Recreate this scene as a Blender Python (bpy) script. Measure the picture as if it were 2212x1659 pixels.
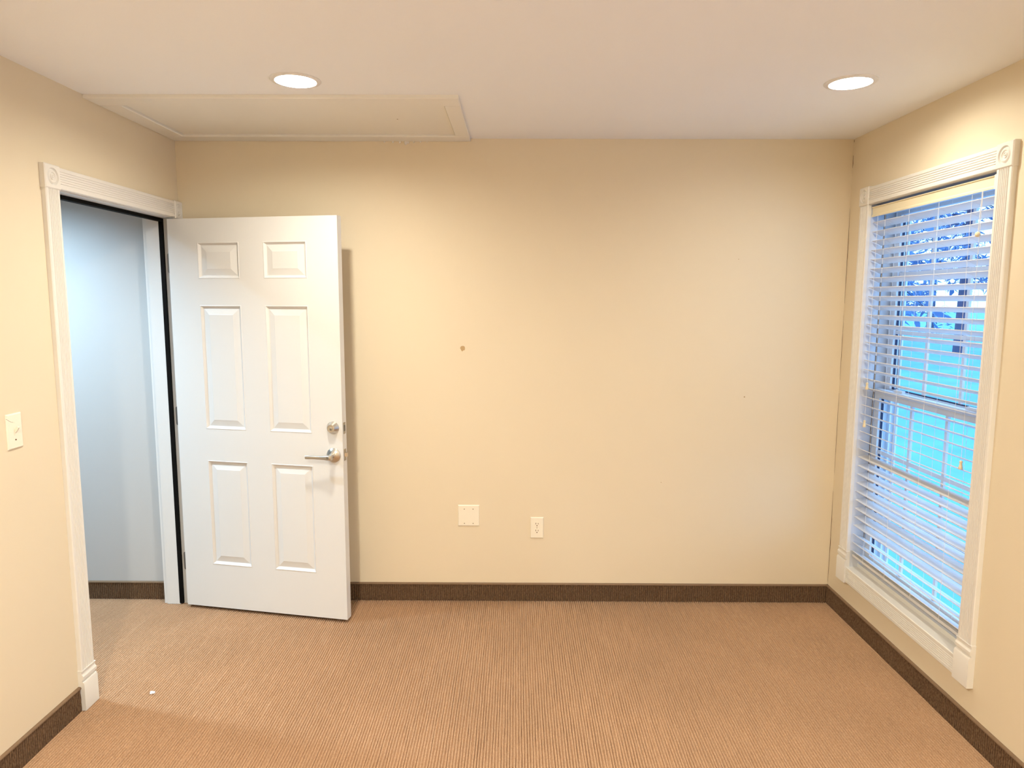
import bpy, math, random
import numpy as np
from mathutils import Matrix, Vector

for o in list(bpy.data.objects):
    bpy.data.objects.remove(o, do_unlink=True)
SC = bpy.context.scene
COL = SC.collection
PI = math.pi

# ------------------------------------------------------------------ camera
F_PX, PITCH, YAW, ROLL, CAM_Z = 1499.74, -0.12005, 0.00536, 0.00291, 1.630
cam_d = bpy.data.cameras.new('camera')
cam_d.sensor_width = 36.0
cam_d.sensor_fit = 'HORIZONTAL'
cam_d.lens = F_PX / 2212.0 * 36.0
cam_d.clip_start = 0.02
cam_d.clip_end = 400
cam = bpy.data.objects.new('camera', cam_d)
COL.objects.link(cam)
fw = Vector((-math.sin(YAW) * math.cos(PITCH), math.cos(YAW) * math.cos(PITCH), math.sin(PITCH)))
rt = Vector((math.cos(YAW), math.sin(YAW), 0))
up = rt.cross(fw)
r2 = rt * math.cos(ROLL) + up * math.sin(ROLL)
u2 = up * math.cos(ROLL) - rt * math.sin(ROLL)
m = Matrix((r2, u2, -fw)).transposed().to_4x4()
m.translation = (0, 0, CAM_Z)
cam.matrix_world = m
SC.camera = cam

# ------------------------------------------------------------------ world: even dusk sky
SKY = (1.15, 2.10, 3.45)
SKY_STRENGTH = 1.0
world = bpy.data.worlds.new('dusk_sky')
SC.world = world
world.use_nodes = True
bg = world.node_tree.nodes['Background']
bg.inputs[0].default_value = (*SKY, 1)
bg.inputs[1].default_value = SKY_STRENGTH

# ------------------------------------------------------------------ exposure and lamp output
SC.view_settings.view_transform = 'Standard'
SC.view_settings.look = 'None'
SC.view_settings.exposure = 0.17
SC.view_settings.gamma = 1.0
SC.view_settings.use_curve_mapping = False
LAMP_COL, LAMP_L = (1.0, 0.945, 0.81), 710.0        # room downlights
HALL_COL, HALL_L = (0.58, 0.85, 1.08), 2750.0        # hall downlights
LAMP_L2, LAMP_L3, LAMP_L4 = 310.0, 2050.0, 1300.0       # window side; added unseen lamps farther back, left and right

# ------------------------------------------------------------------ room measures (metres)
XL, XR, YB, YF, H = -1.732, 1.701, 3.630, -0.60, 2.44
XLO = -1.872           # hall face of the left wall
XRO = 1.900            # outer face of the right wall
XH = -3.90             # far side of the hall
DY0, DY1, DZ = 2.660, 3.577, 2.035      # door opening
WY0, WY1, WZ0, WZ1 = 2.513, 3.415, 0.285, 2.088   # window opening
VY0, VY1 = 0.10, 1.002                              # added window farther back, out of view
HOR = random.Random(4)

# ------------------------------------------------------------------ materials
def nodes_of(name):
    mt = bpy.data.materials.new(name)
    mt.use_nodes = True
    nt = mt.node_tree
    return mt, nt, nt.nodes['Principled BSDF']

def paint(name, col, rough=0.5, bump=0.0, scale=250.0, var=0.03, vscale=3.0, metal=0.0, spec=0.5, stretch=None):
    mt, nt, b = nodes_of(name)
    tc = nt.nodes.new('ShaderNodeTexCoord')
    src = tc.outputs['Object']
    if stretch:
        mp = nt.nodes.new('ShaderNodeMapping')
        mp.inputs['Scale'].default_value = stretch
        nt.links.new(src, mp.inputs[0]); src = mp.outputs[0]
    n = nt.nodes.new('ShaderNodeTexNoise')
    n.inputs['Scale'].default_value = vscale
    n.inputs['Detail'].default_value = 4
    nt.links.new(src, n.inputs['Vector'])
    mx = nt.nodes.new('ShaderNodeMix'); mx.data_type = 'RGBA'
    mx.inputs['A'].default_value = (*[c * (1 - var) for c in col], 1)
    mx.inputs['B'].default_value = (*[min(1, c * (1 + var)) for c in col], 1)
    nt.links.new(n.outputs['Fac'], mx.inputs['Factor'])
    nt.links.new(mx.outputs['Result'], b.inputs['Base Color'])
    b.inputs['Roughness'].default_value = rough
    b.inputs['Metallic'].default_value = metal
    b.inputs['Specular IOR Level'].default_value = spec
    if bump:
        n2 = nt.nodes.new('ShaderNodeTexNoise')
        n2.inputs['Scale'].default_value = scale
        n2.inputs['Detail'].default_value = 3
        nt.links.new(src, n2.inputs['Vector'])
        bp = nt.nodes.new('ShaderNodeBump')
        bp.inputs['Strength'].default_value = bump
        bp.inputs['Distance'].default_value = 0.002
        nt.links.new(n2.outputs['Fac'], bp.inputs['Height'])
        nt.links.new(bp.outputs['Normal'], b.inputs['Normal'])
    return mt

def emitter(name, col, strength):
    mt, nt, b = nodes_of(name)
    b.inputs['Base Color'].default_value = (0.9, 0.9, 0.9, 1)
    b.inputs['Emission Color'].default_value = (*col, 1)
    b.inputs['Emission Strength'].default_value = strength
    return mt

def carpet(name, col, dark, yscale):
    """looped yarn: fleck colour and loop relief, stretched along the rib"""
    mt, nt, b = nodes_of(name)
    tc = nt.nodes.new('ShaderNodeTexCoord')
    mp = nt.nodes.new('ShaderNodeMapping')
    mp.inputs['Scale'].default_value = yscale
    nt.links.new(tc.outputs['Object'], mp.inputs[0])
    n = nt.nodes.new('ShaderNodeTexNoise')
    n.inputs['Scale'].default_value = 260
    n.inputs['Detail'].default_value = 3
    nt.links.new(mp.outputs[0], n.inputs['Vector'])
    rmp = nt.nodes.new('ShaderNodeValToRGB')
    rmp.color_ramp.elements[0].position = 0.32
    rmp.color_ramp.elements[0].color = (*dark, 1)
    rmp.color_ramp.elements[1].position = 0.66
    rmp.color_ramp.elements[1].color = (*col, 1)
    nt.links.new(n.outputs['Fac'], rmp.inputs[0])
    n3 = nt.nodes.new('ShaderNodeTexNoise')       # broad wear
    n3.inputs['Scale'].default_value = 2.2
    nt.links.new(tc.outputs['Object'], n3.inputs['Vector'])
    mr = nt.nodes.new('ShaderNodeMapRange')
    mr.inputs['To Min'].default_value = 0.86
    mr.inputs['To Max'].default_value = 1.12
    nt.links.new(n3.outputs['Fac'], mr.inputs['Value'])
    mul = nt.nodes.new('ShaderNodeVectorMath'); mul.operation = 'SCALE'
    nt.links.new(rmp.outputs[0], mul.inputs[0])
    nt.links.new(mr.outputs[0], mul.inputs['Scale'])
    nt.links.new(mul.outputs[0], b.inputs['Base Color'])
    b.inputs['Roughness'].default_value = 0.95
    b.inputs['Specular IOR Level'].default_value = 0.1
    bp = nt.nodes.new('ShaderNodeBump')
    bp.inputs['Strength'].default_value = 0.35
    bp.inputs['Distance'].default_value = 0.003
    nt.links.new(n.outputs['Fac'], bp.inputs['Height'])
    nt.links.new(bp.outputs['Normal'], b.inputs['Normal'])
    return mt

def glass(name):
    mt = bpy.data.materials.new(name); mt.use_nodes = True
    nt = mt.node_tree; nt.nodes.clear()
    out = nt.nodes.new('ShaderNodeOutputMaterial')
    tr = nt.nodes.new('ShaderNodeBsdfTransparent')
    tr.inputs[0].default_value = (0.97, 0.985, 0.98, 1)
    gl = nt.nodes.new('ShaderNodeBsdfGlossy'); gl.inputs['Roughness'].default_value = 0.02
    mx = nt.nodes.new('ShaderNodeMixShader')
    mx.inputs[0].default_value = 0.05
    nt.links.new(tr.outputs[0], mx.inputs[1]); nt.links.new(gl.outputs[0], mx.inputs[2])
    nt.links.new(mx.outputs[0], out.inputs[0])
    return mt

M = {
    'wall': paint('tan_wall_paint', (0.785, 0.685, 0.512), 0.55, 0.06, 320, 0.012, 2.0, spec=0.3),
    'hallwall': paint('pale_hall_paint', (0.56, 0.545, 0.525), 0.6, 0.06, 320, 0.01, 2.0, spec=0.3),
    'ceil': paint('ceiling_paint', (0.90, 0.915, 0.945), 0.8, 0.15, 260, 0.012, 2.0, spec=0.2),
    'hatch': paint('hatch_paint', (0.84, 0.82, 0.76), 0.6, 0.05, 200, 0.012, 2.0, spec=0.3),
    'trim': paint('white_trim_paint', (0.81, 0.785, 0.735), 0.35, 0.03, 150, 0.012, 6.0),
    'door': paint('white_door_paint', (0.755, 0.75, 0.735), 0.38, 0.04, 220, 0.01, 4.0),
    'vinyl': paint('white_window_vinyl', (0.72, 0.74, 0.78), 0.4, 0, 1, 0.01, 6.0),
    'slat': paint('white_slat', (0.74, 0.74, 0.75), 0.4, 0.02, 90, 0.02, 5.0, stretch=(1, 0.05, 1)),
    'valance': paint('cream_valance', (0.84, 0.75, 0.54), 0.42, 0.05, 120, 0.03, 20.0, stretch=(1, 0.06, 3)),
    'cord': paint('white_cord', (0.82, 0.82, 0.82), 0.8),
    'tassel': paint('cream_tassel', (0.86, 0.72, 0.46), 0.4),
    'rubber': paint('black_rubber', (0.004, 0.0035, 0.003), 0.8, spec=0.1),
    'navy_strip': paint('plain_navy', (0.018, 0.025, 0.07), 0.6),
    'brown': paint('plain_dark_brown', (0.035, 0.018, 0.018), 0.6),
    'nickel': paint('satin_nickel', (0.62, 0.58, 0.52), 0.30, 0.02, 400, 0.05, 40.0, metal=1.0),
    'steel': paint('dull_steel', (0.42, 0.40, 0.36), 0.42, 0, 1, 0.06, 60.0, metal=1.0),
    'hinge': paint('grey_hinge', (0.20, 0.20, 0.20), 0.45, 0, 1, 0.05, 40.0, metal=0.7),
    'keyhole': paint('keyhole_dark', (0.02, 0.017, 0.014), 0.5),
    'plastic': paint('ivory_plastic', (0.90, 0.84, 0.70), 0.35, 0, 1, 0.01, 9.0),
    'slot': paint('slot_brown', (0.16, 0.09, 0.04), 0.7),
    'binding': paint('brown_binding', (0.20, 0.125, 0.07), 0.8, 0.3, 300, 0.1, 60.0),
    'carpet': carpet('ribbed_carpet', (0.52, 0.33, 0.20), (0.40, 0.236, 0.132), (1.0, 0.5, 1.0)),
    'basecarpet': carpet('dark_ribbed_base', (0.20, 0.125, 0.072), (0.095, 0.054, 0.030), (1.0, 1.0, 0.4)),
    'chip': paint('bare_plaster_chip', (0.50, 0.34, 0.17), 0.9),
    'crack': paint('corner_crack', (0.16, 0.07, 0.02), 0.9),
    'white': paint('white_flange', (0.80, 0.79, 0.77), 0.5),
    'reflector': paint('white_reflector', (0.90, 0.90, 0.90), 0.35),
    'caulk': paint('old_caulk', (0.86, 0.83, 0.76), 0.6),
    'lint': paint('white_lint', (0.95, 0.95, 0.95), 0.9),
    'thread': paint('tan_thread', (0.45, 0.33, 0.15), 0.9),
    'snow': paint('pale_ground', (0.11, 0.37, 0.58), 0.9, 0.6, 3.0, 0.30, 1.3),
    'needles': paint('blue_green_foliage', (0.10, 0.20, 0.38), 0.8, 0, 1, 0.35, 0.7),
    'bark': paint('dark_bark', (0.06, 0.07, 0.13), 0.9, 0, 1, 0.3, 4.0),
    'lamp': emitter('warm_lens', LAMP_COL, LAMP_L),
    'weaklamp': emitter('warm_lens_weak', LAMP_COL, LAMP_L2),
    'addedlamp': emitter('warm_lens_added', LAMP_COL, LAMP_L3),
    'addedlamp2': emitter('warm_lens_added_right', LAMP_COL, LAMP_L4),
    'halllamp': emitter('cool_lens', HALL_COL, HALL_L),
    'glass': glass('window_glass'),
}

# ------------------------------------------------------------------ mesh helpers
class MB:
    def __init__(s):
        s.v, s.f = [], []
    def add(s, v, f, T=None):
        o = len(s.v)
        if T is not None:
            v = [tuple(T @ Vector(p)) for p in v]
        s.v += [tuple(p) for p in v]
        s.f += [tuple(i + o for i in q) for q in f]
        return s
    def box(s, a, b, T=None):
        x0, y0, z0 = a; x1, y1, z1 = b
        v = [(x0, y0, z0), (x1, y0, z0), (x1, y1, z0), (x0, y1, z0), (x0, y0, z1), (x1, y0, z1), (x1, y1, z1), (x0, y1, z1)]
        f = [(0, 3, 2, 1), (4, 5, 6, 7), (0, 1, 5, 4), (1, 2, 6, 5), (2, 3, 7, 6), (3, 0, 4, 7)]
        return s.add(v, f, T)
    def bevbox(s, a, b, bev, T=None):
        """box whose +z... all edges on the top (z1) face are chamfered"""
        x0, y0, z0 = a; x1, y1, z1 = b; e = bev
        v = [(x0, y0, z0), (x1, y0, z0), (x1, y1, z0), (x0, y1, z0),
             (x0, y0, z1 - e), (x1, y0, z1 - e), (x1, y1, z1 - e), (x0, y1, z1 - e),
             (x0 + e, y0 + e, z1), (x1 - e, y0 + e, z1), (x1 - e, y1 - e, z1), (x0 + e, y1 - e, z1)]
        f = [(0, 3, 2, 1), (8, 9, 10, 11)]
        for i in range(4):
            j = (i + 1) % 4
            f += [(i, j, 4 + j, 4 + i), (4 + i, 4 + j, 8 + j, 8 + i)]
        return s.add(v, f, T)
    def prism(s, prof, length, T=None):
        """closed 2-D profile (x,y) extruded along z"""
        n = len(prof)
        v = [(p[0], p[1], 0) for p in prof] + [(p[0], p[1], length) for p in prof]
        f = [(i, (i + 1) % n, n + (i + 1) % n, n + i) for i in range(n)]
        f += [tuple(range(n - 1, -1, -1)), tuple(range(n, 2 * n))]
        return s.add(v, f, T)
    def lathe(s, prof, n=32, T=None):
        """profile (r,z) turned about z"""
        v, f, rows = [], [], []
        for r, z in prof:
            if r < 1e-7:
                rows.append([len(v)] * n); v.append((0, 0, z))
            else:
                rows.append(list(range(len(v), len(v) + n)))
                v += [(r * math.cos(2 * PI * k / n), r * math.sin(2 * PI * k / n), z) for k in range(n)]
        for a, b in zip(rows[:-1], rows[1:]):
            for k in range(n):
                q = [a[k], a[(k + 1) % n], b[(k + 1) % n], b[k]]
                q2 = []
                for i in q:
                    if i not in q2: q2.append(i)
                if len(q2) > 2: f.append(tuple(q2))
        return s.add(v, f, T)
    def tube(s, pts, r, n=8, T=None):
        pts = [Vector(p) for p in pts]
        rs = r if isinstance(r, (list, tuple)) else [r] * len(pts)
        v, f = [], []
        for i, p in enumerate(pts):
            d = (pts[min(i + 1, len(pts) - 1)] - pts[max(i - 1, 0)]).normalized()
            a = d.orthogonal().normalized(); b = d.cross(a)
            v += [tuple(p + (a * math.cos(2 * PI * k / n) + b * math.sin(2 * PI * k / n)) * rs[i]) for k in range(n)]
        for i in range(len(pts) - 1):
            for k in range(n):
                f.append((i * n + k, i * n + (k + 1) % n, (i + 1) * n + (k + 1) % n, (i + 1) * n + k))
        f += [tuple(range(n - 1, -1, -1)), tuple(range((len(pts) - 1) * n, len(pts) * n))]
        return s.add(v, f, T)
    def mesh(s, name, mat, smooth=False):
        me = bpy.data.meshes.new(name)
        me.from_pydata(s.v, [], s.f)
        me.validate(); me.update()
        me.materials.append(M[mat])
        if smooth:
            me.polygons.foreach_set('use_smooth', [True] * len(me.polygons))
            me.set_sharp_from_angle(angle=math.radians(smooth if smooth is not True else 40))
        return me

def link(name, me, parent=None, local=False):
    """parts are written in world metres unless local; roots only carry an offset"""
    o = bpy.data.objects.new(name, me)
    COL.objects.link(o)
    if parent is not None:
        o.parent = parent
        if not local:
            off = Vector((0, 0, 0)); p = parent
            while p is not None:
                off += p.location; p = p.parent
            o.location = -off
    return o

def part(name, mb, mat, parent=None, smooth=False, local=False):
    return link(name, mb.mesh(name, mat, smooth), parent, local)

def empty(name, loc, rz=0.0):
    o = bpy.data.objects.new(name, None)
    o.empty_display_size = 0.1
    COL.objects.link(o)
    o.location = loc
    o.rotation_euler = (0, 0, rz)
    return o

def tag(o, label, cat, group=None):
    o['label'] = label; o['category'] = cat
    if group: o['group'] = group
    return o

def struct(o, label=None):
    o['kind'] = 'structure'
    if label: o['label'] = label
    return o

def frame_T(origin, xa, ya, za):
    t = Matrix((Vector(xa), Vector(ya), Vector(za))).transposed().to_4x4()
    t.translation = origin
    return t

def copy_tree(o, parent=None):
    c = o.copy(); COL.objects.link(c); c.parent = parent
    for ch in o.children:
        copy_tree(ch, c)
    return c

# ================================================================== THE SETTING
# ---- carpet floor: real ribs running away from the camera
def ribbed(n_rib, pitch, length, rows, amp, wob, seed, segs=6):
    """corrugated sheet in (u,v,w): u across the ribs, v along, w height (tops at 0)"""
    rg = np.random.default_rng(seed)
    nu = n_rib * segs + 1
    u = np.arange(nu) * pitch / segs
    ph = (np.arange(nu) % segs) / segs
    prof = np.abs(np.sin(ph * PI)) ** 0.6 - 1.0
    vv = np.linspace(0, length, rows)
    rib = np.minimum(np.arange(nu) // segs, n_rib - 1)
    jit = rg.normal(0, wob, (rows, n_rib))
    if rows > 3:
        jit = (jit + np.roll(jit, 1, 0) + np.roll(jit, -1, 0)) / 1.8
    hgt = 1 + rg.normal(0, 0.12, (rows, n_rib))
    U = u[None, :] + jit[:, rib]
    W = prof[None, :] * amp * hgt[:, rib]
    U[:, 0] = u[0]; U[:, -1] = u[-1]
    V = np.repeat(vv[:, None], nu, 1)
    idx = np.arange(rows * nu).reshape(rows, nu)
    q = np.stack([idx[:-1, :-1], idx[:-1, 1:], idx[1:, 1:], idx[1:, :-1]], -1).reshape(-1, 4)
    return U.ravel(), V.ravel(), W.ravel(), q

def np_mesh(name, co, quads, mat, smooth=True):
    me = bpy.data.meshes.new(name)
    me.vertices.add(len(co)); me.vertices.foreach_set('co', co.astype(np.float32).ravel())
    nq = len(quads)
    me.loops.add(nq * 4); me.loops.foreach_set('vertex_index', quads.astype(np.int32).ravel())
    me.polygons.add(nq)
    me.polygons.foreach_set('loop_start', np.arange(0, nq * 4, 4, dtype=np.int32))
    me.polygons.foreach_set('use_smooth', np.full(nq, smooth))
    me.update(calc_edges=True); me.validate()
    me.materials.append(M[mat])
    return me

PITCHC = 0.0107
nr = int(math.ceil((XR + 0.02 - XH) / PITCHC))
U, V, W, q = ribbed(nr, PITCHC, YB + 0.02 - YF, 110, 0.0095, 0.00075, 3, 8)
floor = link('floor', np_mesh('floor', np.stack([U + XH, V + YF, W], -1), q, 'carpet'))
struct(floor, 'brown ribbed loop carpet covering room and hall')

# ---- walls
b = MB()
b.box((XL - 0.14, YB, -0.05), (XRO, YB + 0.12, H + 0.02))
wall_back = struct(part('wall_back', b, 'wall'))
b = MB()
b.box((XLO, YF, -0.05), (XL, DY0 - 0.02, H + 0.02))
b.box((XLO, DY1 + 0.02, -0.05), (XL, YB + 0.001, H + 0.02))
b.box((XLO, DY0 - 0.02, DZ + 0.025), (XL, DY1 + 0.02, H + 0.02))
wall_left = struct(part('wall_left', b, 'wall'))
b = MB()
b.box((XR, YF, -0.05), (XRO, VY0 - 0.015, H + 0.02))
b.box((XR, VY1 + 0.015, -0.05), (XRO, WY0 - 0.015, H + 0.02))
b.box((XR, VY0 - 0.015, -0.05), (XRO, VY1 + 0.015, WZ0 - 0.015))
b.box((XR, VY0 - 0.015, WZ1 + 0.015), (XRO, VY1 + 0.015, H + 0.02))
b.box((XR, WY1 + 0.015, -0.05), (XRO, YB + 0.001, H + 0.02))
b.box((XR, WY0 - 0.015, -0.05), (XRO, WY1 + 0.015, WZ0 - 0.015))
b.box((XR, WY0 - 0.015, WZ1 + 0.015), (XRO, WY1 + 0.015, H + 0.02))
wall_right = struct(part('wall_right', b, 'wall'))
b = MB(); b.box((XH - 0.1, YF - 0.1, -0.05), (XRO, YF, H + 0.02))
struct(part('wall_front', b, 'wall'))
b = MB(); b.box((XH - 0.1, YB, -0.05), (XL - 0.141, YB + 0.12, H + 0.02))
wall_hall_back = struct(part('wall_hall_back', b, 'hallwall'))
b = MB(); b.box((XH - 0.1, YF, -0.05), (XH, YB, H + 0.02))
struct(part('wall_hall_left', b, 'hallwall'))
b = MB(); b.box((XLO - 0.004, YF, -0.05), (XLO, DY0 - 0.02, H)); b.box((XLO - 0.004, DY0 - 0.02, DZ + 0.025), (XLO, DY1 + 0.02, H)); b.box((XLO - 0.004, DY1 + 0.02, -0.05), (XLO, YB, H))
struct(part('wall_hall_right', b, 'hallwall'))

# ---- ceiling with round openings for the downlights
LIGHTS = [(-0.822, 2.692), (1.243, 2.708), (-0.822, 0.45), (1.243, 0.45)]
HLIGHTS = [(-2.56, 2.90)]
HOLE_R = 0.080
def ceiling_mesh():
    b = MB()
    s = 0.11
    xs, ys = {XH - 0.1, XRO}, {YF - 0.1, YB + 0.12}
    for x, y in LIGHTS + HLIGHTS:
        xs |= {x - s, x + s}; ys |= {y - s, y + s}
    xs, ys = sorted(xs), sorted(ys)
    for x0, x1 in zip(xs[:-1], xs[1:]):
        for y0, y1 in zip(ys[:-1], ys[1:]):
            cx, cy = (x0 + x1) / 2, (y0 + y1) / 2
            if any(abs(cx - x) < s and abs(cy - y) < s for x, y in LIGHTS + HLIGHTS):
                continue
            b.add([(x0, y0, H), (x0, y1, H), (x1, y1, H), (x1, y0, H)], [(0, 1, 2, 3)])
    n = 48
    for x, y in LIGHTS + HLIGHTS:
        # cells inside the square may be split by neighbours' lines: cover it with one ring
        v, f = [], []
        for k in range(n):
            a = 2 * PI * (k + 0.5) / n
            c, sn = math.cos(a), math.sin(a)
            t = s / max(abs(c), abs(sn))
            v.append((x + c * t, y + sn * t, H)); v.append((x + c * HOLE_R, y + sn * HOLE_R, H))
        for k in range(n):
            j = (k + 1) % n
            f.append((2 * k, 2 * j, 2 * j + 1, 2 * k + 1)[::-1])
        b.add(v, f)
        for sx, sy in ((1, 1), (1, -1), (-1, 1), (-1, -1)):     # square corners left by the ring
            a0 = [i for i in v[::2] if (i[0] - x) * sx > 0 and (i[1] - y) * sy > 0]
            p = max(a0, key=lambda i: (abs(abs(i[0] - x) - s) < 1e-6) * (abs(i[1] - y)))
            r = max(a0, key=lambda i: (abs(abs(i[1] - y) - s) < 1e-6) * (abs(i[0] - x)))
            b.add([p, (x + sx * s, y + sy * s, H), r], [(0, 1, 2) if sx * sy < 0 else (0, 2, 1)])
    return b
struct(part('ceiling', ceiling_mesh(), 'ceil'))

# ---- carpet baseboards (ribs upright, cloth binding on top)
def baseboard(name, p0, p1, inward, label):
    """strip from p0 to p1 on the floor against a wall; inward = unit normal into the room"""
    p0, p1, nrm = Vector((*p0, 0)), Vector((*p1, 0)), Vector((*inward, 0))
    d = (p1 - p0); L = d.length; d.normalize()
    n = max(2, int(L / 0.0105))
    root = struct(empty(name, p0), label)
    U, V, W, q = ribbed(n, L / n, 0.094, 9, 0.0075, 0.0007, int(L * 1000))
    T = np.array([d, Vector((0, 0, 1)), nrm])
    co = np.stack([U, V, W + 0.0095], -1) @ T
    # keep the faces looking into the room
    if d.cross(Vector((0, 0, 1))).dot(nrm) < 0:
        q = q[:, ::-1]
    link('carpet_strip', np_mesh('carpet_strip', co, q, 'basecarpet'), root, local=True)
    b = MB()
    prof = [(0, 0.0925), (0.0112, 0.0925), (0.0118, 0.096), (0.0100, 0.0992), (0.006, 0.101), (0, 0.101)]
    T2 = frame_T((0, 0, 0), nrm, (0, 0, 1), d)
    b.prism(prof, L, T2)
    part('binding', b, 'binding', root, smooth=50, local=True)
    return root
baseboard('baseboard_back', (XL + 0.0, YB), (XR, YB), (0, -1), 'dark brown carpet base strip along the back wall')
baseboard('baseboard_right', (XR, YF), (XR, YB), (-1, 0), 'dark brown carpet base strip under the window')
baseboard('baseboard_left', (XL, YF), (XL, DY0 - 0.068), (1, 0), 'dark brown carpet base strip beside the door casing')
baseboard('baseboard_hall', (XH, YB), (XLO - 0.004, YB), (0, -1), 'dark carpet base strip on the hall wall')

# ---- fluted casing, rosettes, plinth blocks
CW, CT = 0.080, 0.018
def casing_profile(w=CW, t=CT, flutes=6):
    pts = [(0, 0), (0, t - 0.003), (0.003, t)]
    m0 = 0.013; pitch = (w - 2 * m0) / flutes
    for k in range(flutes):
        a = m0 + k * pitch
        for i in range(6):
            th = PI * i / 5
            pts.append((a + pitch * (0.12 + 0.76 * (1 - math.cos(th)) / 2), t - 0.0034 * math.sin(th)))
    pts += [(w - 0.003, t), (w, t - 0.003), (w, 0)]
    return pts
def casing(origin, across, out, along, length):
    b = MB()
    A, O, Z = Vector(across), Vector(out), Vector(along)
    T = frame_T(origin, A, O, Z)
    b.prism(casing_profile(), length, T)
    if A.cross(O).dot(Z) < 0:
        b.f = [q[::-1] for q in b.f]
    return b
RS = 0.0875
def rosette(center, across, upv, out, wid=RS, hei=RS, t=0.022):
    n = 64
    prof = [(0.0, t), (0.0035, t), (0.006, t - 0.0035), (0.0085, t - 0.0012), (0.011, t - 0.0008), (0.0135, t - 0.005), (0.016, t - 0.0042),
            (0.019, t - 0.001), (0.024, t - 0.0002), (0.029, t - 0.003), (0.032, t - 0.007), (0.0345, t - 0.005), (0.0365, t)]
    b = MB()
    T = frame_T(center, across, upv, out)
    k = 1.0
    k *= 0.86
    b.lathe([(r * k, z) for r, z in prof][::-1], n, T)
    v, f = [], []
    def sq(a, e):
        c, s = math.cos(a), math.sin(a)
        hw, hh = wid / 2 - e, hei / 2 - e
        tt = 1 / max(abs(c) / hw, abs(s) / hh)
        return c * tt, s * tt
    # exact corners: snap the nearest samples
    for ring in range(4):
        for i in range(n):
            a = 2 * PI * i / n
            if ring == 0:
                v.append((0.0365 * k * math.cos(a), 0.0365 * k * math.sin(a), t))
            else:
                e, z = [(0.0035, t), (0.0, t - 0.0035), (0.0, 0)][ring - 1]
                x, y = sq(a, e)
                if i % (n // 8) == 0 and (i // (n // 8)) % 2 == 1:
                    x, y = math.copysign(wid / 2 - e, x), math.copysign(hei / 2 - e, y)
                v.append((x, y, z))
    for r in range(3):
        for i in range(n):
            j = (i + 1) % n
            f.append((r * n + i, (r + 1) * n + i, (r + 1) * n + j, r * n + j))
    b.add(v, f, T)
    if Vector(across).cross(Vector(upv)).dot(Vector(out)) < 0:
        b.f = [q[::-1] for q in b.f]
    return b
PH = 0.166
def plinth(corner, across, upv, out, wid=0.0875):
    """profile (up, out) swept across the block"""
    prof = [(0, 0), (0, 0.0245), (0.110, 0.0245), (0.118, 0.021), (0.1205, 0.016), (0.125, 0.0155), (0.127, 0.020), (0.130, 0.0225), (0.142, 0.0225),
            (0.148, 0.0185), (0.152, 0.017), (0.160, 0.0165), (0.162, 0.020), (PH, 0.020), (PH, 0)]
    b = MB()
    T = frame_T(corner, upv, out, across)
    b.prism(prof, wid, T)
    if Vector(upv).cross(Vector(out)).dot(Vector(across)) < 0:
        b.f = [q[::-1] for q in b.f]
    return b

X, Y, Z = (1, 0, 0), (0, 1, 0), (0, 0, 1)
NX, NY = (-1, 0, 0), (0, -1, 0)
# door casing and jamb
t1 = struct(empty('trim_1', (XL, DY0 - 0.06, 0)), 'white fluted door casing with corner rosettes and plinth')
cy0 = DY0 + 0.006 - CW            # near casing spans cy0..DY0+0.006
ros_z = DZ + 0.0435
part('side_casing', casing((XL, cy0, PH), Y, X, Z, DZ - PH), 'trim', t1, 30)
part('side_casing', casing((XL, DY1 - 0.006, PH), Y, X, Z, DZ - PH), 'trim', t1, 30) if False else None
b = MB(); b.box((XL, DY1 - 0.006, 0), (XL + CT, YB - 0.001, DZ)); part('side_casing', b, 'trim', t1)
part('head_casing', casing((XL, cy0 + RS - 0.004, DZ + 0.004), Z, X, Y, DY1 - 0.024 - (cy0 + RS - 0.004)), 'trim', t1, 30)
part('rosette', rosette((XL, cy0 + CW / 2, ros_z), Y, Z, X), 'trim', t1, 30)
part('rosette', rosette((XL, (DY1 - 0.024 + YB) / 2, ros_z), Y, Z, X, wid=YB - DY1 + 0.023), 'trim', t1, 30)
part('plinth_block', plinth((XL, cy0 - 0.003, 0), Y, Z, X), 'trim', t1, 30)
b = MB(); b.box((XLO, DY0 - 0.02, 0), (XL, DY0, DZ + 0.02)); b.box((XLO, DY0, 0), (-1.802, DY0 + 0.012, DZ)); part('side_jamb', b, 'door', t1)
b = MB(); b.box((XLO, DY1, 0), (XL, DY1 + 0.02, DZ + 0.02)); b.box((XLO, DY1 - 0.013, 0), (-1.802, DY1, DZ)); part('side_jamb', b, 'door', t1)
b = MB(); b.box((XLO, DY0, DZ), (XL, DY1, DZ + 0.02)); part('head_jamb', b, 'door', t1)
def strip(a, bb):
    s_ = MB(); s_.box(a, bb); return s_
part('weatherstrip', strip((-1.806, DY1 - 0.0135, 0.004), (-1.7865, DY1, DZ - 0.001)), 'rubber', t1)
part('weatherstrip', strip((-1.802, DY0, 0.004), (-1.782, DY0 + 0.0145, DZ - 0.001)), 'rubber', t1)
part('weatherstrip', strip((-1.810, DY0 + 0.0145, DZ - 0.0155), (-1.782, DY1 - 0.0145, DZ - 0.001)), 'rubber', t1)
b = MB(); b.box((XLO - 0.019, DY1 - 0.004, 0), (XLO - 0.004, YB - 0.001, DZ + 0.05)); part('hall_casing', b, 'door', t1)

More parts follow.
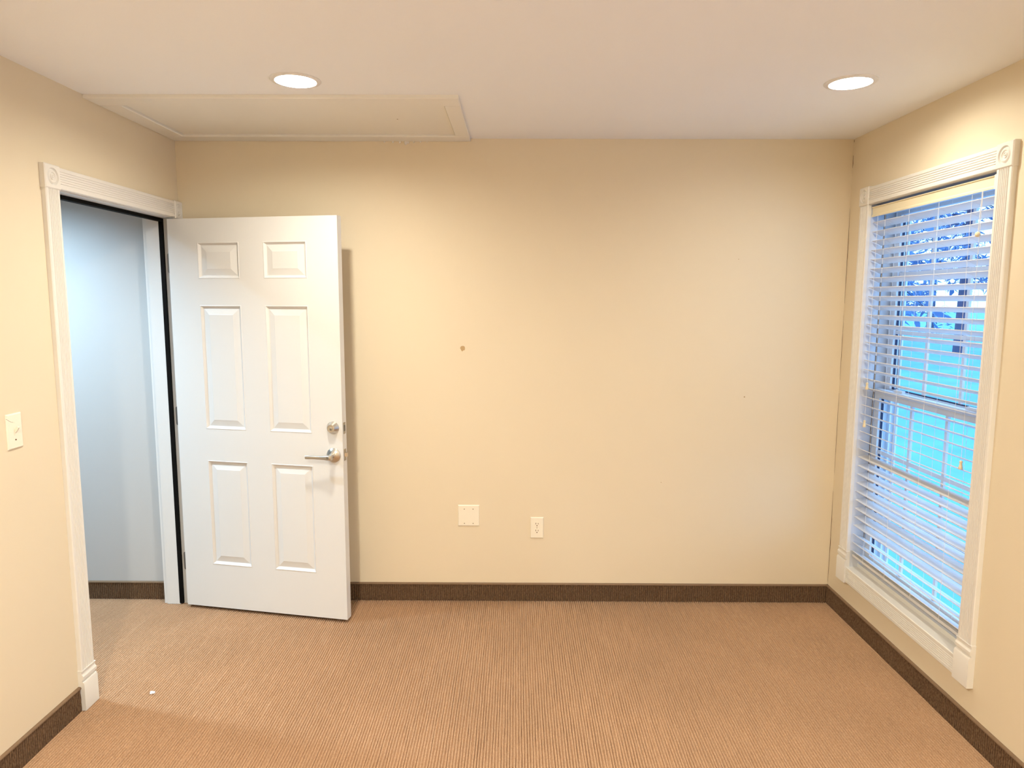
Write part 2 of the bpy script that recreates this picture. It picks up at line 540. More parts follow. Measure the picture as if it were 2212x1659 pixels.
# window casing
t2 = struct(empty('trim_2', (XR, WY0 - 0.06, 0.2)), 'white fluted window casing with corner rosettes and plinths')
wy0, wy1 = WY0 + 0.004, WY1 - 0.004
zb0 = WZ0 + 0.003 - CW                     # bottom of the lower casing
part('side_casing', casing((XR, wy0 - CW, 0.203 + PH), Y, NX, Z, WZ1 - 0.203 - PH), 'trim', t2, 30)
part('side_casing', casing((XR, wy1, 0.203 + PH), Y, NX, Z, WZ1 - 0.203 - PH), 'trim', t2, 30)
part('head_casing', casing((XR, wy0, WZ1 + 0.002), Z, NX, Y, wy1 - wy0), 'trim', t2, 30)
part('sill_casing', casing((XR, wy0, zb0), Z, NX, Y, wy1 - wy0), 'trim', t2, 30)
for yy in (wy0 - CW / 2, wy1 + CW / 2):
    part('rosette', rosette((XR, yy, WZ1 + 0.0435), NY, Z, NX), 'trim', t2, 30)
    part('plinth_block', plinth((XR, yy - RS / 2, 0.203), Y, Z, NX), 'trim', t2, 30)

# ---- wall blemishes
def blob(name, pts, y, mat, parent, t=0.0006):
    b = MB(); n = len(pts)
    v = [(x, y, z) for x, z in pts] + [(x, y - t, z) for x, z in pts]
    f = [tuple(range(n)), tuple(range(2 * n - 1, n - 1, -1))] + [(i, n + i, n + (i + 1) % n, (i + 1) % n) for i in range(n)]
    b.add(v, f)
    return part(name, b, mat, parent)
cx, cz = -0.279, 1.378
blob('paint_chip', [(cx - .013, cz + .003), (cx - .009, cz + .011), (cx - .003, cz + .014), (cx + .006, cz + .014), (cx + .012, cz + .009), (cx + .013, cz - .003),
                    (cx + .010, cz - .009), (cx + .003, cz - .010), (cx - .002, cz - .016), (cx - .008, cz - .007)], YB, 'chip', wall_back)
for (sx, sz, rr) in ((1.145, 1.843, .0022), (1.205, 1.128, .004), (0.78, 0.665, .0022)):
    blob('nail_mark', [(sx + rr * math.cos(k * PI / 3), sz + rr * math.sin(k * PI / 3)) for k in range(6)], YB, 'chip', wall_back)
def crack(z0, z1, w, side):
    b = MB(); n = max(3, int(abs(z1 - z0) / 0.03)); pts = []
    for i in range(n + 1):
        z = z0 + (z1 - z0) * i / n
        ww = w * (0.25 + 0.75 * math.sin(PI * min(max(i / n, .06), .94))) * HOR.uniform(.6, 1.2)
        off = HOR.uniform(0, 0.0015)
        pts.append(((XR - 0.0008, YB - 0.001 - off, z), (XR - 0.0008, YB - 0.001 - off - ww, z)))
    v = [p for q_ in pts for p in q_]
    f = [(2 * i, 2 * i + 1, 2 * i + 3, 2 * i + 2) for i in range(n)]
    f = f + [q_[::-1] for q_ in f]
    b.add(v, f)
    part('corner_crack', b, 'crack', wall_right)
crack(2.30, 2.36, 0.007, 0); crack(2.425, 2.437, 0.006, 0); crack(1.62, 2.10, 0.004, 0); crack(1.22, 1.56, 0.003, 0)
crack(0.72, 1.15, 0.003, 0); crack(0.12, 0.62, 0.0045, 0)

# ---- ceiling hatch
hx0, hx1, hy0, hy1 = -1.731, -0.232, 2.875, 3.629
ix0, ix1, iy0, iy1 = -1.640, -0.300, 2.985, 3.525
hatch = tag(empty('attic_hatch', (-1.0, 3.25, H)), 'wide painted attic access hatch framed flat on the ceiling corner', 'hatch')
def flat_trim(x0, y0, x1, y1):
    b = MB()
    T = Matrix.Translation((0, 0, 2 * H)) @ Matrix.Diagonal((1, 1, -1, 1))
    b.bevbox((x0, y0, H), (x1, y1, H + 0.015), 0.003, T)
    b.f = [q_[::-1] for q_ in b.f]
    return b
part('frame_board', flat_trim(hx0, hy0, hx1, iy0), 'hatch', hatch)
part('frame_board', flat_trim(hx0, iy1, hx1, hy1), 'hatch', hatch)
part('frame_board', flat_trim(hx0, iy0, ix0, iy1), 'hatch', hatch)
part('frame_board', flat_trim(ix1, iy0, hx1, iy1), 'hatch', hatch)
b = MB(); b.box((ix0 + 0.004, iy0 + 0.003, H - 0.004), (ix1 - 0.004, iy1 - 0.003, H - 0.0005)); part('panel', b, 'hatch', hatch)
b = MB(); b.lathe([(0, -0.0005), (0.003, -0.0005), (0.003, 0.0005), (0, 0.0005)], 10, Matrix.Translation((-0.535, 3.235, H - 0.0042))); part('cord_hole', b, 'slot', hatch)
for k, (x, r) in enumerate(((-0.560, 0.010), (-0.548, 0.007), (-0.590, 0.006), (-0.625, 0.005), (-0.520, 0.005), (-0.668, 0.004), (-0.486, 0.004), (-0.452, 0.003))):
    b = MB(); b.lathe([(0, -1.6 * r), (r * .6, -1.1 * r), (r, 0), (r * .7, r * .7), (0, r)], 10, Matrix.Translation((x, YB - 0.004, H - 0.0145 - r * .3)))
    part('caulk_drip', b, 'caulk', hatch, 60)

# ================================================================== DOOR
OPEN = math.radians(-11.0)
door = struct(empty('door_1', (-1.745, 3.528, 0), OPEN), 'white six panel door standing open against the back wall')
# local frame: x along the leaf from the hinge edge, -y is the face we see, +y the back
DW, DT, DB, DTOP = 0.911, 0.0445, 0.015, 2.028
PX = [(0.162, 0.390), (0.520, 0.750)]
PZ = [(0.250, 0.807), (0.971, 1.601), (1.732, 1.911)]
xs = sorted({0, DW} | {a for p in PX for a in p})
zs = sorted({DB, DTOP} | {a for p in PZ for a in p})
b = MB()
E = 0.0012
for yy, flip in ((0.0, False), (DT, True)):
    for x0, x1 in zip(xs[:-1], xs[1:]):
        for z0, z1 in zip(zs[:-1], zs[1:]):
            if (x0, x1) in PX and (z0, z1) in PZ: continue
            f = (0, 1, 2, 3)
            b.add([(x0, yy, z0), (x1, yy, z0), (x1, yy, z1), (x0, yy, z1)], [f[::-1] if flip else f])
b.add([(0, 0, DB), (DW, 0, DB), (DW, DT, DB), (0, DT, DB), (0, 0, DTOP), (DW, 0, DTOP), (DW, DT, DTOP), (0, DT, DTOP)],
      [(0, 3, 2, 1), (4, 5, 6, 7), (1, 2, 6, 5), (3, 0, 4, 7)])
slab = part('slab', b, 'door', door, local=True)
def panel(x0, x1, z0, z1, back):
    rings = [(0, 0), (0.003, -0.0016), (0.006, 0.0), (0.013, 0.0085), (0.0165, 0.0095), (0.046, 0.0028), (0.048, 0.002)]
    b = MB(); v, f = [], []
    for ins, d in rings:
        yy = DT - d if back else d
        v += [(x0 + ins, yy, z0 + ins), (x1 - ins, yy, z0 + ins), (x1 - ins, yy, z1 - ins), (x0 + ins, yy, z1 - ins)]
    for r in range(len(rings) - 1):
        for i in range(4):
            j = (i + 1) % 4
            f.append((4 * r + i, 4 * r + j, 4 * r + 4 + j, 4 * r + 4 + i))
    n = 4 * (len(rings) - 1)
    f.append((n, n + 1, n + 2, n + 3))
    if back: f = [q_[::-1] for q_ in f]
    return b.add(v, f)
for pz in PZ:
    for px in PX:
        part('panel', panel(*px, *pz, False), 'door', slab, local=True)
        part('panel', panel(*px, *pz, True), 'door', slab, local=True)
part('edge_skin', strip((DW - 0.0045, -0.0014, DB), (DW + 0.0010, 0.007, DTOP)), 'door', slab, local=True)
# hardware
def onface(x, z):            # local z points out of the visible face
    return frame_T((x, 0, z), X, Z, NY)
db = part('deadbolt', MB().lathe([(0.032, 0), (0.0325, 0.002), (0.031, 0.005), (0.0205, 0.024), (0.0195, 0.0262), (0.0180, 0.0268), (0.0175, 0.0255), (0, 0.0255)], 40, onface(0.862, 1.004)), 'nickel', door, 25, local=True)
part('key_cylinder', MB().lathe([(0.0078, 0.025), (0.0078, 0.0272), (0.007, 0.0278), (0, 0.0278)], 24, onface(0.862, 1.001)), 'steel', db, 25, local=True)
part('keyhole', MB().box((0.8608, -0.0283, 0.9965), (0.8632, -0.0275, 1.0055)), 'keyhole', db, local=True)
lv = part('lever_handle', MB().lathe([(0.0365, 0), (0.037, 0.002), (0.0355, 0.0055), (0.026, 0.0125), (0.016, 0.016), (0.0145, 0.018), (0.0145, 0.021), (0.012, 0.022), (0.012, 0.055), (0, 0.055)], 40, onface(0.862, 0.866)), 'nickel', door, 25, local=True)
b = MB()
sec = [(0.878, .0125, .0115), (0.868, .0130, .0130), (0.855, .0125, .0130), (0.840, .0100, .0100), (0.81, .0090, .0070), (0.775, .0088, .0058), (0.748, .0092, .0058), (0.738, .0085, .0050)]
n = 14; v = []
for i, (xx, hz, hy) in enumerate(sec):
    for k in range(n):
        a = 2 * PI * k / n
        c, s_ = math.cos(a), math.sin(a)
        pw = 0.55
        v.append((xx, -0.056 + hy * math.copysign(abs(c) ** pw, c), 0.866 + hz * math.copysign(abs(s_) ** pw, s_) - 0.0006 * i))
f = [(i * n + k, i * n + (k + 1) % n, (i + 1) * n + (k + 1) % n, (i + 1) * n + k) for i in range(len(sec) - 1) for k in range(n)]
f += [tuple(range(n - 1, -1, -1)), tuple(range((len(sec) - 1) * n, len(sec) * n))]
b.add(v, f)
part('lever', b, 'nickel', lv, 40, local=True)
part('key_cylinder', MB().lathe([(0.0085, 0.066), (0.0085, 0.0705), (0.0078, 0.0712), (0, 0.0712)], 24, onface(0.862, 0.866)), 'steel', lv, 25, local=True)
part('keyhole', MB().box((0.8608, -0.0717, 0.862), (0.8632, -0.0708, 0.871)), 'keyhole', lv, local=True)
part('back_rose', MB().lathe([(0.0365, 0), (0.037, 0.002), (0.0355, 0.0055), (0.016, 0.016), (0.012, 0.022), (0.012, 0.045), (0, 0.045)], 32, frame_T((0.862, DT, 0.866), X, (0, 0, -1), Y)), 'nickel', lv, 25, local=True)
bp_ = part('bolt_plate', strip((DW, 0.011, 0.972), (DW + 0.0014, 0.034, 1.030)), 'steel', door, local=True)
part('bolt_end', strip((DW + 0.0014, 0.016, 0.986), (DW + 0.0026, 0.029, 1.016)), 'hinge', bp_, local=True)
lp_ = part('latch_plate', strip((DW, 0.011, 0.838), (DW + 0.0014, 0.034, 0.896)), 'steel', door, local=True)
b = MB(); b.prism([(0, 0), (0.012, 0.004), (0.012, 0.013), (0, 0.014)], 0.019, frame_T((DW + 0.001, 0.015, 0.858), X, Y, Z))
part('latch_bolt', b, 'nickel', lp_, 20, local=True)
b = MB(); b.add([(0.10, 0.012, DB), (0.88, 0.012, DB), (0.88, 0.034, DB), (0.10, 0.034, DB), (0.10, 0.014, DB - 0.006), (0.88, 0.014, DB - 0.006), (0.88, 0.032, DB - 0.006), (0.10, 0.032, DB - 0.006)],
               [(4, 7, 6, 5), (0, 1, 5, 4), (1, 2, 6, 5), (2, 3, 7, 6), (3, 0, 4, 7)])
part('door_sweep', b, 'rubber', door, local=True)
inv = door.matrix_basis.inverted() if False else (Matrix.Translation(door.location) @ Matrix.Rotation(OPEN, 4, 'Z')).inverted()
for z0 in (0.188, 0.975, 1.762):
    b = MB()
    pr = []
    for cxx, czz, a0 in ((-1.766, 0.010, 180), (-1.740, 0.003, 270), (-1.740, 0.097, 0), (-1.766, 0.090, 90)):
        rr = 0.010 if cxx < -1.75 else 0.003
        pr += [(cxx + rr * math.cos(math.radians(a0 + k * 22.5)), czz + rr * math.sin(math.radians(a0 + k * 22.5))) for k in range(5)]
    b.prism(pr, 0.0018, inv @ frame_T((0, DY1 - 0.0004, z0), X, Z, NY))
    hg = part('hinge', b, 'steel' if z0 > 1.5 else 'hinge', door, local=True)
    kb = MB().lathe([(0, -0.003), (0.005, -0.002), (0.0068, 0), (0.0068, 0.1), (0.005, 0.102), (0, 0.103)], 14, inv @ Matrix.Translation((-1.727, DY1 - 0.004, z0)))
    part('hinge_knuckle', kb, 'hinge', hg, 40, local=True)
    for sz in (0.018, 0.05, 0.082):
        part('screw', MB().lathe([(0.0035, 0), (0.003, 0.0008), (0, 0.0009)], 12, inv @ frame_T((-1.762 + (0.012 if sz == 0.05 else 0), DY1 - 0.0022, z0 + sz), X, (0, 0, 1), NY)), 'keyhole', hg, local=True)

# ================================================================== WINDOW
win = struct(empty('window_1', ((XR + XRO) / 2, (WY0 + WY1) / 2, WZ0)), 'tall white double hung window with gridded panes')
b = MB()
b.box((XR, WY0 - 0.015, WZ0 - 0.015), (XRO, WY0, WZ1 + 0.015)); part('jamb', b, 'vinyl', win)
b = MB(); b.box((XR, WY1, WZ0 - 0.015), (XRO, WY1 + 0.015, WZ1 + 0.015)); part('jamb', b, 'vinyl', win)
b = MB(); b.box((XR, WY0, WZ1), (XRO, WY1, WZ1 + 0.015)); part('head', b, 'vinyl', win)
b = MB(); b.box((XR, WY0, WZ0 - 0.015), (XRO, WY1, WZ0)); b.box((1.745, WY0, WZ0), (XRO, WY1, WZ0 + 0.02)); part('sill', b, 'trim', win)
part('dark_strip', strip((1.7675, WY1 - 0.0025, 0.42), (1.7735, WY1, WZ1 - 0.02)), 'brown', win)  # thin dark strips standing on the far jamb
part('dark_strip', strip((1.806, WY1 - 0.004, WZ0 + 0.03), (1.813, WY1, 1.15)), 'rubber', win)
part('dark_strip', strip((1.858, WY1 - 0.006, 1.17), (1.874, WY1, WZ1 - 0.02)), 'brown', win)
for sx in (1.846, 1.879):
    part('blind_stop', strip((sx, WY1 - 0.022, WZ0 + 0.02), (sx + 0.008, WY1, WZ1)), 'vinyl', win)
def sash(x0, x1, z0, z1, name, bot, top):
    ST = 0.046
    root = MB()
    y0, y1 = WY0 + 0.016, WY1 - 0.016
    root.box((x0, y0, z0), (x1, y0 + ST, z1)); root.box((x0, y1 - ST, z0), (x1, y1, z1))
    root.box((x0, y0 + ST, z0), (x1, y1 - ST, z0 + bot)); root.box((x0, y0 + ST, z1 - top), (x1, y1 - ST, z1))
    s = part(name, root, 'vinyl', win)
    gy0, gy1, gz0, gz1 = y0 + ST, y1 - ST, z0 + bot, z1 - top
    xm = (x0 + x1) / 2
    for k in (1, 2):
        yy = gy0 + (gy1 - gy0) * k / 3; zz = gz0 + (gz1 - gz0) * k / 3
        part('muntin', strip((xm - 0.005, yy - 0.009, gz0), (xm + 0.005, yy + 0.009, gz1)), 'vinyl', s)
        part('muntin', strip((xm - 0.0045, gy0, zz - 0.009), (xm + 0.0045, gy1, zz + 0.009)), 'vinyl', s)
    part('navy_strip', strip((xm - 0.003, gy1 - 0.0045, gz0), (xm + 0.0065, gy1, gz1)), 'navy_strip', s)  # navy strip along the far edge of the glass
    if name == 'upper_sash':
        part('navy_strip', strip((xm - 0.006, gy0, gz0), (xm + 0.0065, gy1 - 0.0045, gz0 + 0.0045)), 'navy_strip', s)
    for i in range(3):
        for j in range(3):
            a0, a1 = gy0 + (gy1 - gy0) * i / 3, gy0 + (gy1 - gy0) * (i + 1) / 3
            c0, c1 = gz0 + (gz1 - gz0) * j / 3, gz0 + (gz1 - gz0) * (j + 1) / 3
            pb = MB(); pb.add([(xm + 0.007, a0, c0), (xm + 0.007, a1, c0), (xm + 0.007, a1, c1), (xm + 0.007, a0, c1)], [(3, 2, 1, 0)])
            part('pane', pb, 'glass', s)
    return s
lo = sash(1.769, 1.797, WZ0 + 0.022, 1.205, 'lower_sash', 0.06, 0.042)
part('sash_lock', MB().box((1.785, 2.66, 1.205), (1.80, 2.73, 1.217)).box((1.785, 3.19, 1.205), (1.80, 3.26, 1.217)), 'vinyl', lo)
sash(1.815, 1.843, 1.165, WZ1 - 0.004, 'upper_sash', 0.042, 0.05)

# added unseen window on the same wall, brings cool daylight to the ceiling
added_win = struct(empty('added_window_2', ((XR + XRO) / 2, (VY0 + VY1) / 2, WZ0)), 'added unseen white window farther back on the same wall')
for nm, a, c in (('jamb', (XR, VY0 - 0.015, WZ0 - 0.015), (XRO, VY0, WZ1 + 0.015)), ('jamb', (XR, VY1, WZ0 - 0.015), (XRO, VY1 + 0.015, WZ1 + 0.015)),
                 ('head', (XR, VY0, WZ1), (XRO, VY1, WZ1 + 0.015)), ('sill', (XR, VY0, WZ0 - 0.015), (XRO, VY1, WZ0)),
                 ('stile', (1.80, VY0, WZ0), (1.83, VY0 + 0.05, WZ1)), ('stile', (1.80, VY1 - 0.05, WZ0), (1.83, VY1, WZ1)),
                 ('rail', (1.80, VY0 + 0.05, WZ0), (1.83, VY1 - 0.05, WZ0 + 0.06)), ('rail', (1.80, VY0 + 0.05, WZ1 - 0.05), (1.83, VY1 - 0.05, WZ1)),
                 ('meeting_rail', (1.80, VY0 + 0.05, 1.165), (1.83, VY1 - 0.05, 1.205))):
    part(nm, strip(a, c), 'vinyl', added_win)
for z0, z1 in ((WZ0 + 0.06, 1.165), (1.205, WZ1 - 0.05)):
    part('pane', MB().add([(1.815, VY0 + 0.05, z0), (1.815, VY1 - 0.05, z0), (1.815, VY1 - 0.05, z1), (1.815, VY0 + 0.05, z1)], [(3, 2, 1, 0)]), 'glass', added_win)

# ================================================================== BLIND
blind = tag(empty('window_blind', (1.735, (WY0 + WY1) / 2, WZ1)), 'white horizontal slat blind with cream valance hung in the window', 'blind')
by0, by1 = WY0 + 0.006, WY1 - 0.005
vp = [(0, 0), (0, 0.006), (0.002, 0.010), (0.0045, 0.012), (0.0045, 0.041), (0.002, 0.042), (0, 0.044), (0, 0.047), (0.009, 0.047), (0.009, 0)]
b = MB(); b.prism([(p[0], p[1]) for p in vp], by1 - by0, frame_T((1.7025, by0, 2.030), X, Z, Y)); b.f = [q_[::-1] for q_ in b.f]
part('valance', b, 'valance', blind, 25)
part('valance_return', strip((1.7005, by0 - 0.001, 2.028), (1.716, by0 + 0.030, 2.079)), 'trim', blind)
part('headrail', strip((1.717, by0 + 0.003, 2.040), (1.764, by1 - 0.003, 2.075)), 'vinyl', blind)
SW, STH = 0.0505, 0.0028
def slat_mesh(slope, name, thick=STH, width=SW):
    """origin on the room-side edge; slope = fall per metre outward"""
    a = math.atan(slope)
    b = MB(); n = 6; pr = []
    for i in range(n + 1):
        t = i / n; pr.append((width * t, thick / 2 + 0.0012 * math.sin(PI * t)))
    for i in range(n, -1, -1):
        t = i / n; pr.append((width * t, -thick / 2 + 0.0012 * math.sin(PI * t)))
    ca, sa = math.cos(a), math.sin(a)
    pr = [(x * ca + z * sa, -x * sa + z * ca) for x, z in pr]
    b.prism(pr, by1 - by0 - 0.006, frame_T((0, 0, 0), X, Z, Y)); b.f = [q_[::-1] for q_ in b.f]
    return b.mesh(name, 'slat', 35)
SLOPE = {'upper': 0.43, 'mid': -0.18, 'low': 0.36}
meshes = {k: slat_mesh(s, 'slat') for k, s in SLOPE.items()}
NS, ZT, PT = 38, 2.005, 0.04405
off = blind.location
def slat_state(z):
    return 'upper' if z > 0.86 else ('mid' if z > 0.50 else 'low')
slat_z = [ZT - PT * i for i in range(NS)]
for i, z in enumerate(slat_z):
    o = bpy.data.objects.new('slat', meshes[slat_state(z)])
    COL.objects.link(o); o.parent = blind
    o.location = Vector((1.709, by0 + 0.003, z)) - off
b = MB(); b.box((1.711, by0 + 0.003, slat_z[-1] - 0.030), (1.760, by1 - 0.003, slat_z[-1] - 0.018)); part('bottom_rail', b, 'slat', blind)
for yy in (3.291, 3.094, 2.881, 2.675):
    b = MB()
    for xx in (1.7075, 1.7605):
        pts = [(xx, yy, 2.04)]
        for z in slat_z:
            s = SLOPE[slat_state(z)]
            pts.append((xx, yy, z - (xx - 1.709) * s))
        pts.append((xx, yy, slat_z[-1] - 0.03))
        b.tube(pts, 0.0008, 5)
    for z in slat_z:                                  # ladder rungs under each slat
        s = SLOPE[slat_state(z)]
        b.tube([(1.7075, yy, z - 0.0022), (1.7605, yy, z - 0.0022 - 0.0515 * s)], 0.0005, 4)
    part('ladder_cord', b, 'cord', blind)
def tassel(p, r=1.0):
    return MB().lathe([(0, 0.034), (0.0035, 0.034), (0.0062, 0.0315), (0.0058, 0.027), (0.0048, 0.022), (0.0066, 0.013), (0.0082, 0.006), (0.0068, 0.0005), (0, -0.001)], 16, Matrix.Translation(p))
def pull(y, ztop, zt, x=1.7035):
    c = part('pull_cord', MB().tube([(x, y, ztop), (x, y + 0.002, (ztop + zt) / 2), (x, y, zt + 0.03)], 0.0009, 5), 'cord', blind)
    part('tassel', tassel((x, y, zt)), 'tassel', c, 40)
pull(2.609, 2.032, 0.992); pull(3.350, 2.032, 1.205); pull(3.349, 2.032, 1.020, 1.7025)
b = MB(); b.tube([(1.7035, 2.612, 2.032), (1.7020, 2.616, 1.886)], 0.0016, 6)
w_ = part('tilt_cord', b, 'cord', blind)
part('cord_ball', MB().lathe([(0, 0.0105), (0.006, 0.0085), (0.0095, 0.003), (0.0095, -0.003), (0.006, -0.0085), (0, -0.0105)], 18, Matrix.Translation((1.7015, 2.617, 1.876))), 'tassel', w_, 50)

# ================================================================== DOWNLIGHTS
def downlight(x, y, label, lensmat, group, deep=0.0):
    root = tag(empty('recessed_light', (x, y, H)), label, 'ceiling light', group)
    part('trim_flange', MB().lathe([(0.0735, -0.0035), (0.075, -0.006), (0.090, -0.0045), (0.0925, -0.002), (0.0925, 0.0)], 48), 'white', root, 40, local=True)
    part('reflector', MB().lathe([(0.0735, -0.0035), (0.071, 0.004), (0.066, 0.030), (0.058, 0.060), (0.0505, 0.066)], 48), 'reflector', root, 40, local=True)
    ln = MB().lathe([(0.0505, 0.066), (0.0495, 0.030 + deep), (0.046, 0.017 + deep), (0.036, 0.009 + deep), (0.02, 0.005 + deep), (0, 0.004 + deep)], 40); part('lamp_lens', ln, lensmat, root, 40, local=True)
    return root
downlight(*LIGHTS[0], 'lit recessed ceiling light beside the attic hatch', 'lamp', 'room downlights')
downlight(*LIGHTS[1], 'lit recessed ceiling light above the window side', 'weaklamp', 'room downlights')
downlight(*LIGHTS[2], 'added unseen ceiling light overhead behind the view near the left wall', 'addedlamp', 'room downlights')  # this and the next are added out of view to even the light
downlight(*LIGHTS[3], 'added unseen ceiling light overhead behind the view near the right wall', 'addedlamp2', 'room downlights')
downlight(*HLIGHTS[0], 'cool white recessed light in the hall beyond the door', 'halllamp', None, 0.036)

# ================================================================== WALL PLATES
def plate(x0, z0, x1, z1, T, t=0.0055, bev=0.0035):
    return MB().bevbox((x0, z0, 0), (x1, z1, t), bev, T)
TB = lambda x, z: frame_T((x, YB, z), X, Z, NY)                      # on the back wall, z out
# blank two-gang plate
bpz = tag(empty('blank_plate', (-0.2505, YB, 0.420)), 'square blank ivory wall plate on the back wall', 'wall plate')
part('plate', plate(-0.0575, 0, 0.0575, 0.116, TB(-0.2505, 0.420)), 'plastic', bpz)
for sx, sz in ((-0.0235, 0.0945), (0.0235, 0.0945), (-0.0235, 0.0155), (0.0235, 0.0155)):
    part('screw', MB().lathe([(0.0026, 0), (0.0022, 0.0007), (0, 0.0008)], 12, TB(-0.2505 + sx, 0.420 + sz) @ Matrix.Translation((0, 0, 0.0055))), 'slot', bpz)
# duplex outlet
out = tag(empty('wall_outlet', (0.1175, YB, 0.354)), 'ivory duplex power outlet low on the back wall', 'outlet')
part('plate', plate(-0.0355, 0, 0.0355, 0.116, TB(0.1175, 0.354)), 'plastic', out)
for dz in (0.039, 0.077):
    T = TB(0.1175, 0.354 + dz) @ Matrix.Translation((0, 0, 0.0055))
    pr = []
    for k in range(24):
        a = 2 * PI * k / 24
        pr.append((0.0172 * math.cos(a), max(-0.0135, min(0.0135, 0.0172 * math.sin(a)))))
    rc = part('receptacle', MB().prism(pr, 0.0012, T), 'plastic', out)
    part('slot', MB().box((-0.0076, 0.0005, 0.0012), (-0.0050, 0.0095, 0.0016), T), 'slot', rc)
    part('slot', MB().box((0.0052, 0.0005, 0.0012), (0.0076, 0.0085, 0.0016), T), 'slot', rc)
    part('slot', MB().lathe([(0.0030, 0.0012), (0.0030, 0.0016), (0, 0.0016)], 12, T @ Matrix.Translation((0, -0.0065, 0))), 'slot', rc)
part('screw', MB().lathe([(0.0024, 0), (0.002, 0.0007), (0, 0.0008)], 12, TB(0.1175, 0.412) @ Matrix.Translation((0, 0, 0.0055))), 'slot', out)
# light switch on the left wall
swy, swz = 2.349, 1.116
TL = frame_T((XL, swy, swz), NY, Z, X)
sw = tag(empty('light_switch', (XL, swy, swz)), 'cracked ivory light switch beside the door casing', 'light switch')
part('plate', plate(-0.0365, 0, 0.0365, 0.122, TL, 0.0058), 'plastic', sw)
part('toggle_frame', MB().box((-0.0055, 0.047, 0.0055), (0.0055, 0.075, 0.0066), TL), 'plastic', sw)
tg = MB().prism([(0.052, 0.005), (0.0655, 0.005), (0.0775, 0.0165), (0.0735, 0.0205), (0.0625, 0.0140)], 0.0072, TL @ frame_T((0.0036, 0, 0), Y, Z, NX) @ Matrix.Diagonal((1, 1, -1, 1)) @ Matrix.Translation((0, 0, -0.0072)))
part('toggle', tg, 'plastic', sw)
for sz in (0.031, 0.091):
    part('screw', MB().lathe([(0.003, 0), (0.0026, 0.0009), (0, 0.001)], 12, TL @ Matrix.Translation((0, sz, 0.0058))), 'slot' if sz < .05 else 'plastic', sw)
part('crack', MB().tube([TL @ Vector(p) for p in ((0.0363, 0.108, 0.0035), (0.034, 0.1065, 0.0057), (0.026, 0.1005, 0.0058), (0.015, 0.0945, 0.0058), (0.0065, 0.0925, 0.0058))], 0.0005, 5), 'slot', sw)

# ================================================================== SCRAPS ON THE CARPET
b = MB()
for k in range(5):
    b.lathe([(0, -0.002), (0.005, -0.001), (0.006, 0.002), (0.003, 0.004), (0, 0.0045)], 7, Matrix.Translation((-1.512 + HOR.uniform(-.008, .008), 2.711 + HOR.uniform(-.006, .006), 0.001)) @ Matrix.Rotation(k, 4, 'Z'))
tag(part('paper_scrap', b, 'lint'), 'tiny crumpled white scrap on the carpet inside the doorway', 'scrap')
pts = [(-0.888 + 0.022 * math.cos(a), 3.560 + 0.034 * math.sin(a), 0.002) for a in [i * 2 * PI / 20 - .5 for i in range(19)]]
tag(part('loose_thread', MB().tube(pts, 0.0012, 5), 'thread'), 'looped loose thread on the carpet behind the open door', 'thread')

# ================================================================== OUTSIDE
n = 56
gx = np.linspace(1.92, 130, n) ** 1.0; gx = 1.92 + (gx - 1.92) ** 1.6 / (128.08 ** 0.6)
gy = np.sign(np.linspace(-1, 1, n)) * np.abs(np.linspace(-1, 1, n)) ** 1.6 * 130
rg = np.random.default_rng(8)
GX, GY = np.meshgrid(gx, gy, indexing='ij')
GZ = -0.35 + 0.10 * np.sin(GX * .35 + 1) * np.cos(GY * .27) + 0.04 * rg.normal(0, 1, GX.shape) * np.clip((GX - 3) / 20, 0, 1)
GZ[0, :] = -0.35
idx = np.arange(n * n).reshape(n, n)
q = np.stack([idx[:-1, :-1], idx[1:, :-1], idx[1:, 1:], idx[:-1, 1:]], -1).reshape(-1, 4)
ground = link('ground', np_mesh('ground', np.stack([GX, GY, GZ], -1).reshape(-1, 3), q, 'snow'))
struct(ground, 'pale open ground outside the window')

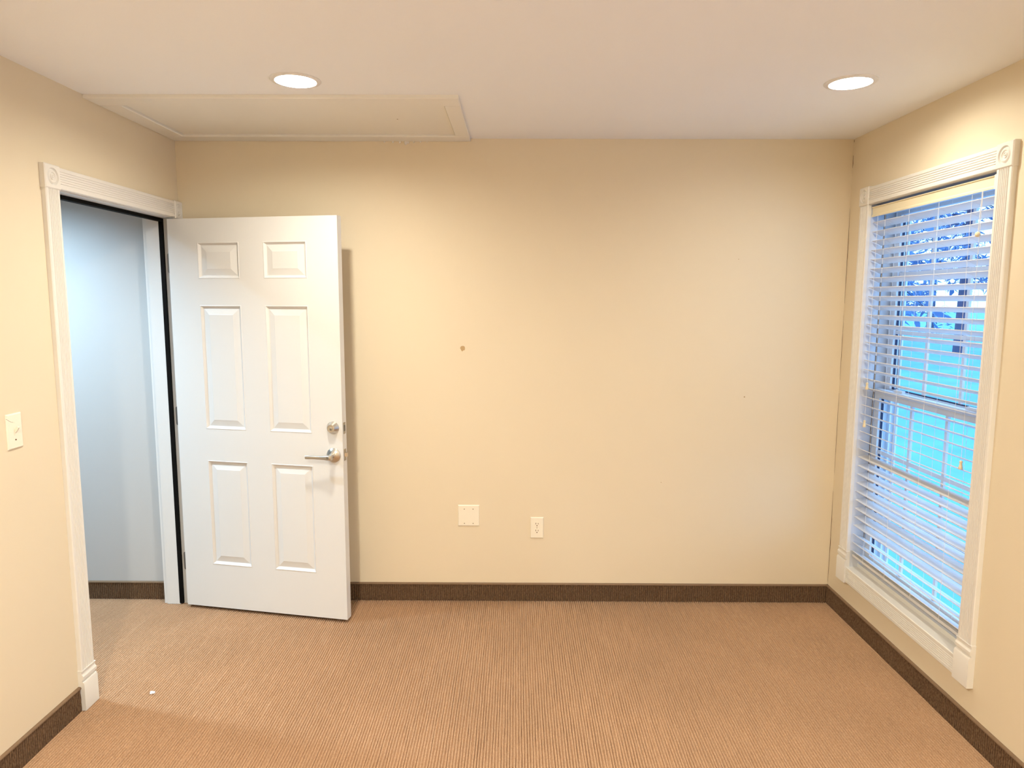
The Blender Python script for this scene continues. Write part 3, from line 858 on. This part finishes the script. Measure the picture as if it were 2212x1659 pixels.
def tree(x, y, h, spread, label, seed, low):
    R = random.Random(seed)
    root = tag(empty('pine_tree', (x, y, -0.35)), label, 'tree', 'trees beyond the lawn')
    tr = MB(); lean = R.uniform(-.4, .4)
    tr.tube([(0, 0, -0.3), (lean * .3, 0, h * .35), (lean * .6, .1, h * .7), (lean, 0, h)], [h * .013, h * .011, h * .007, h * .002], 9)
    fl = MB()
    for k in range(int(h * 5)):
        z = low + (h - low) * (k + R.random()) / (h * 5)
        L = spread * (1 - (z - low) / (h - low) * .8) * R.uniform(.55, 1.1)
        a = R.uniform(0, 2 * PI)
        d = Vector((math.cos(a), math.sin(a), 0)); droop = R.uniform(-.35, .05)
        p0 = Vector((lean * z / h, 0, z)); p1 = p0 + d * L * .5 + Vector((0, 0, .06 * L)); p2 = p0 + d * L + Vector((0, 0, droop * L))
        tr.tube([p0, p1, p2], [.03, .02, .006], 4)
        for j in range(16):
            t = R.uniform(.25, 1.05)
            c = p1.lerp(p2, (t - .5) * 2) if t > .5 else p0.lerp(p1, t * 2)
            for _ in range(3):
                dd = (d * R.uniform(-.2, 1) + Vector((R.uniform(-1, 1), R.uniform(-1, 1), R.uniform(-1.0, .35)))).normalized()
                sd = dd.orthogonal().normalized(); sd = Matrix.Rotation(R.uniform(0, PI), 3, dd) @ sd
                ln_, wd = R.uniform(.25, .60), R.uniform(.02, .055)
                c2 = c + Vector((R.uniform(-.3, .3), R.uniform(-.3, .3), R.uniform(-.3, .3)))
                fl.add([c2, c2 + dd * ln_ * .4 + sd * wd, c2 + dd * ln_, c2 + dd * ln_ * .45 - sd * wd], [(0, 1, 2, 3)])
    part('trunk', tr, 'bark', root, local=True)
    part('foliage', fl, 'needles', root, local=True)
    return root
tree(11.0, 22.5, 12, 2.4, 'tall dark pine outside left of centre in the window', 1, 2.2)
tree(16.5, 26.0, 14, 2.6, 'tall dark pine outside at the centre of the window', 2, 2.6)
tree(17.5, 34.0, 15, 3.4, 'dark pine outside behind the centre pine', 3, 1.0)
tree(25.5, 43.0, 17, 4.2, 'farthest dark pine seen through the window', 4, 0.8)
tree(21.5, 27.0, 13, 2.3, 'dark pine outside toward the right of the window', 5, 2.4)
tree(30.0, 36.0, 16, 4.0, 'far dark pine outside at the right window edge', 6, 0.8)
tree(6.5, 14.2, 8, 2.3, 'nearest pine outside with drooping boughs at the left of the window', 7, 2.3)
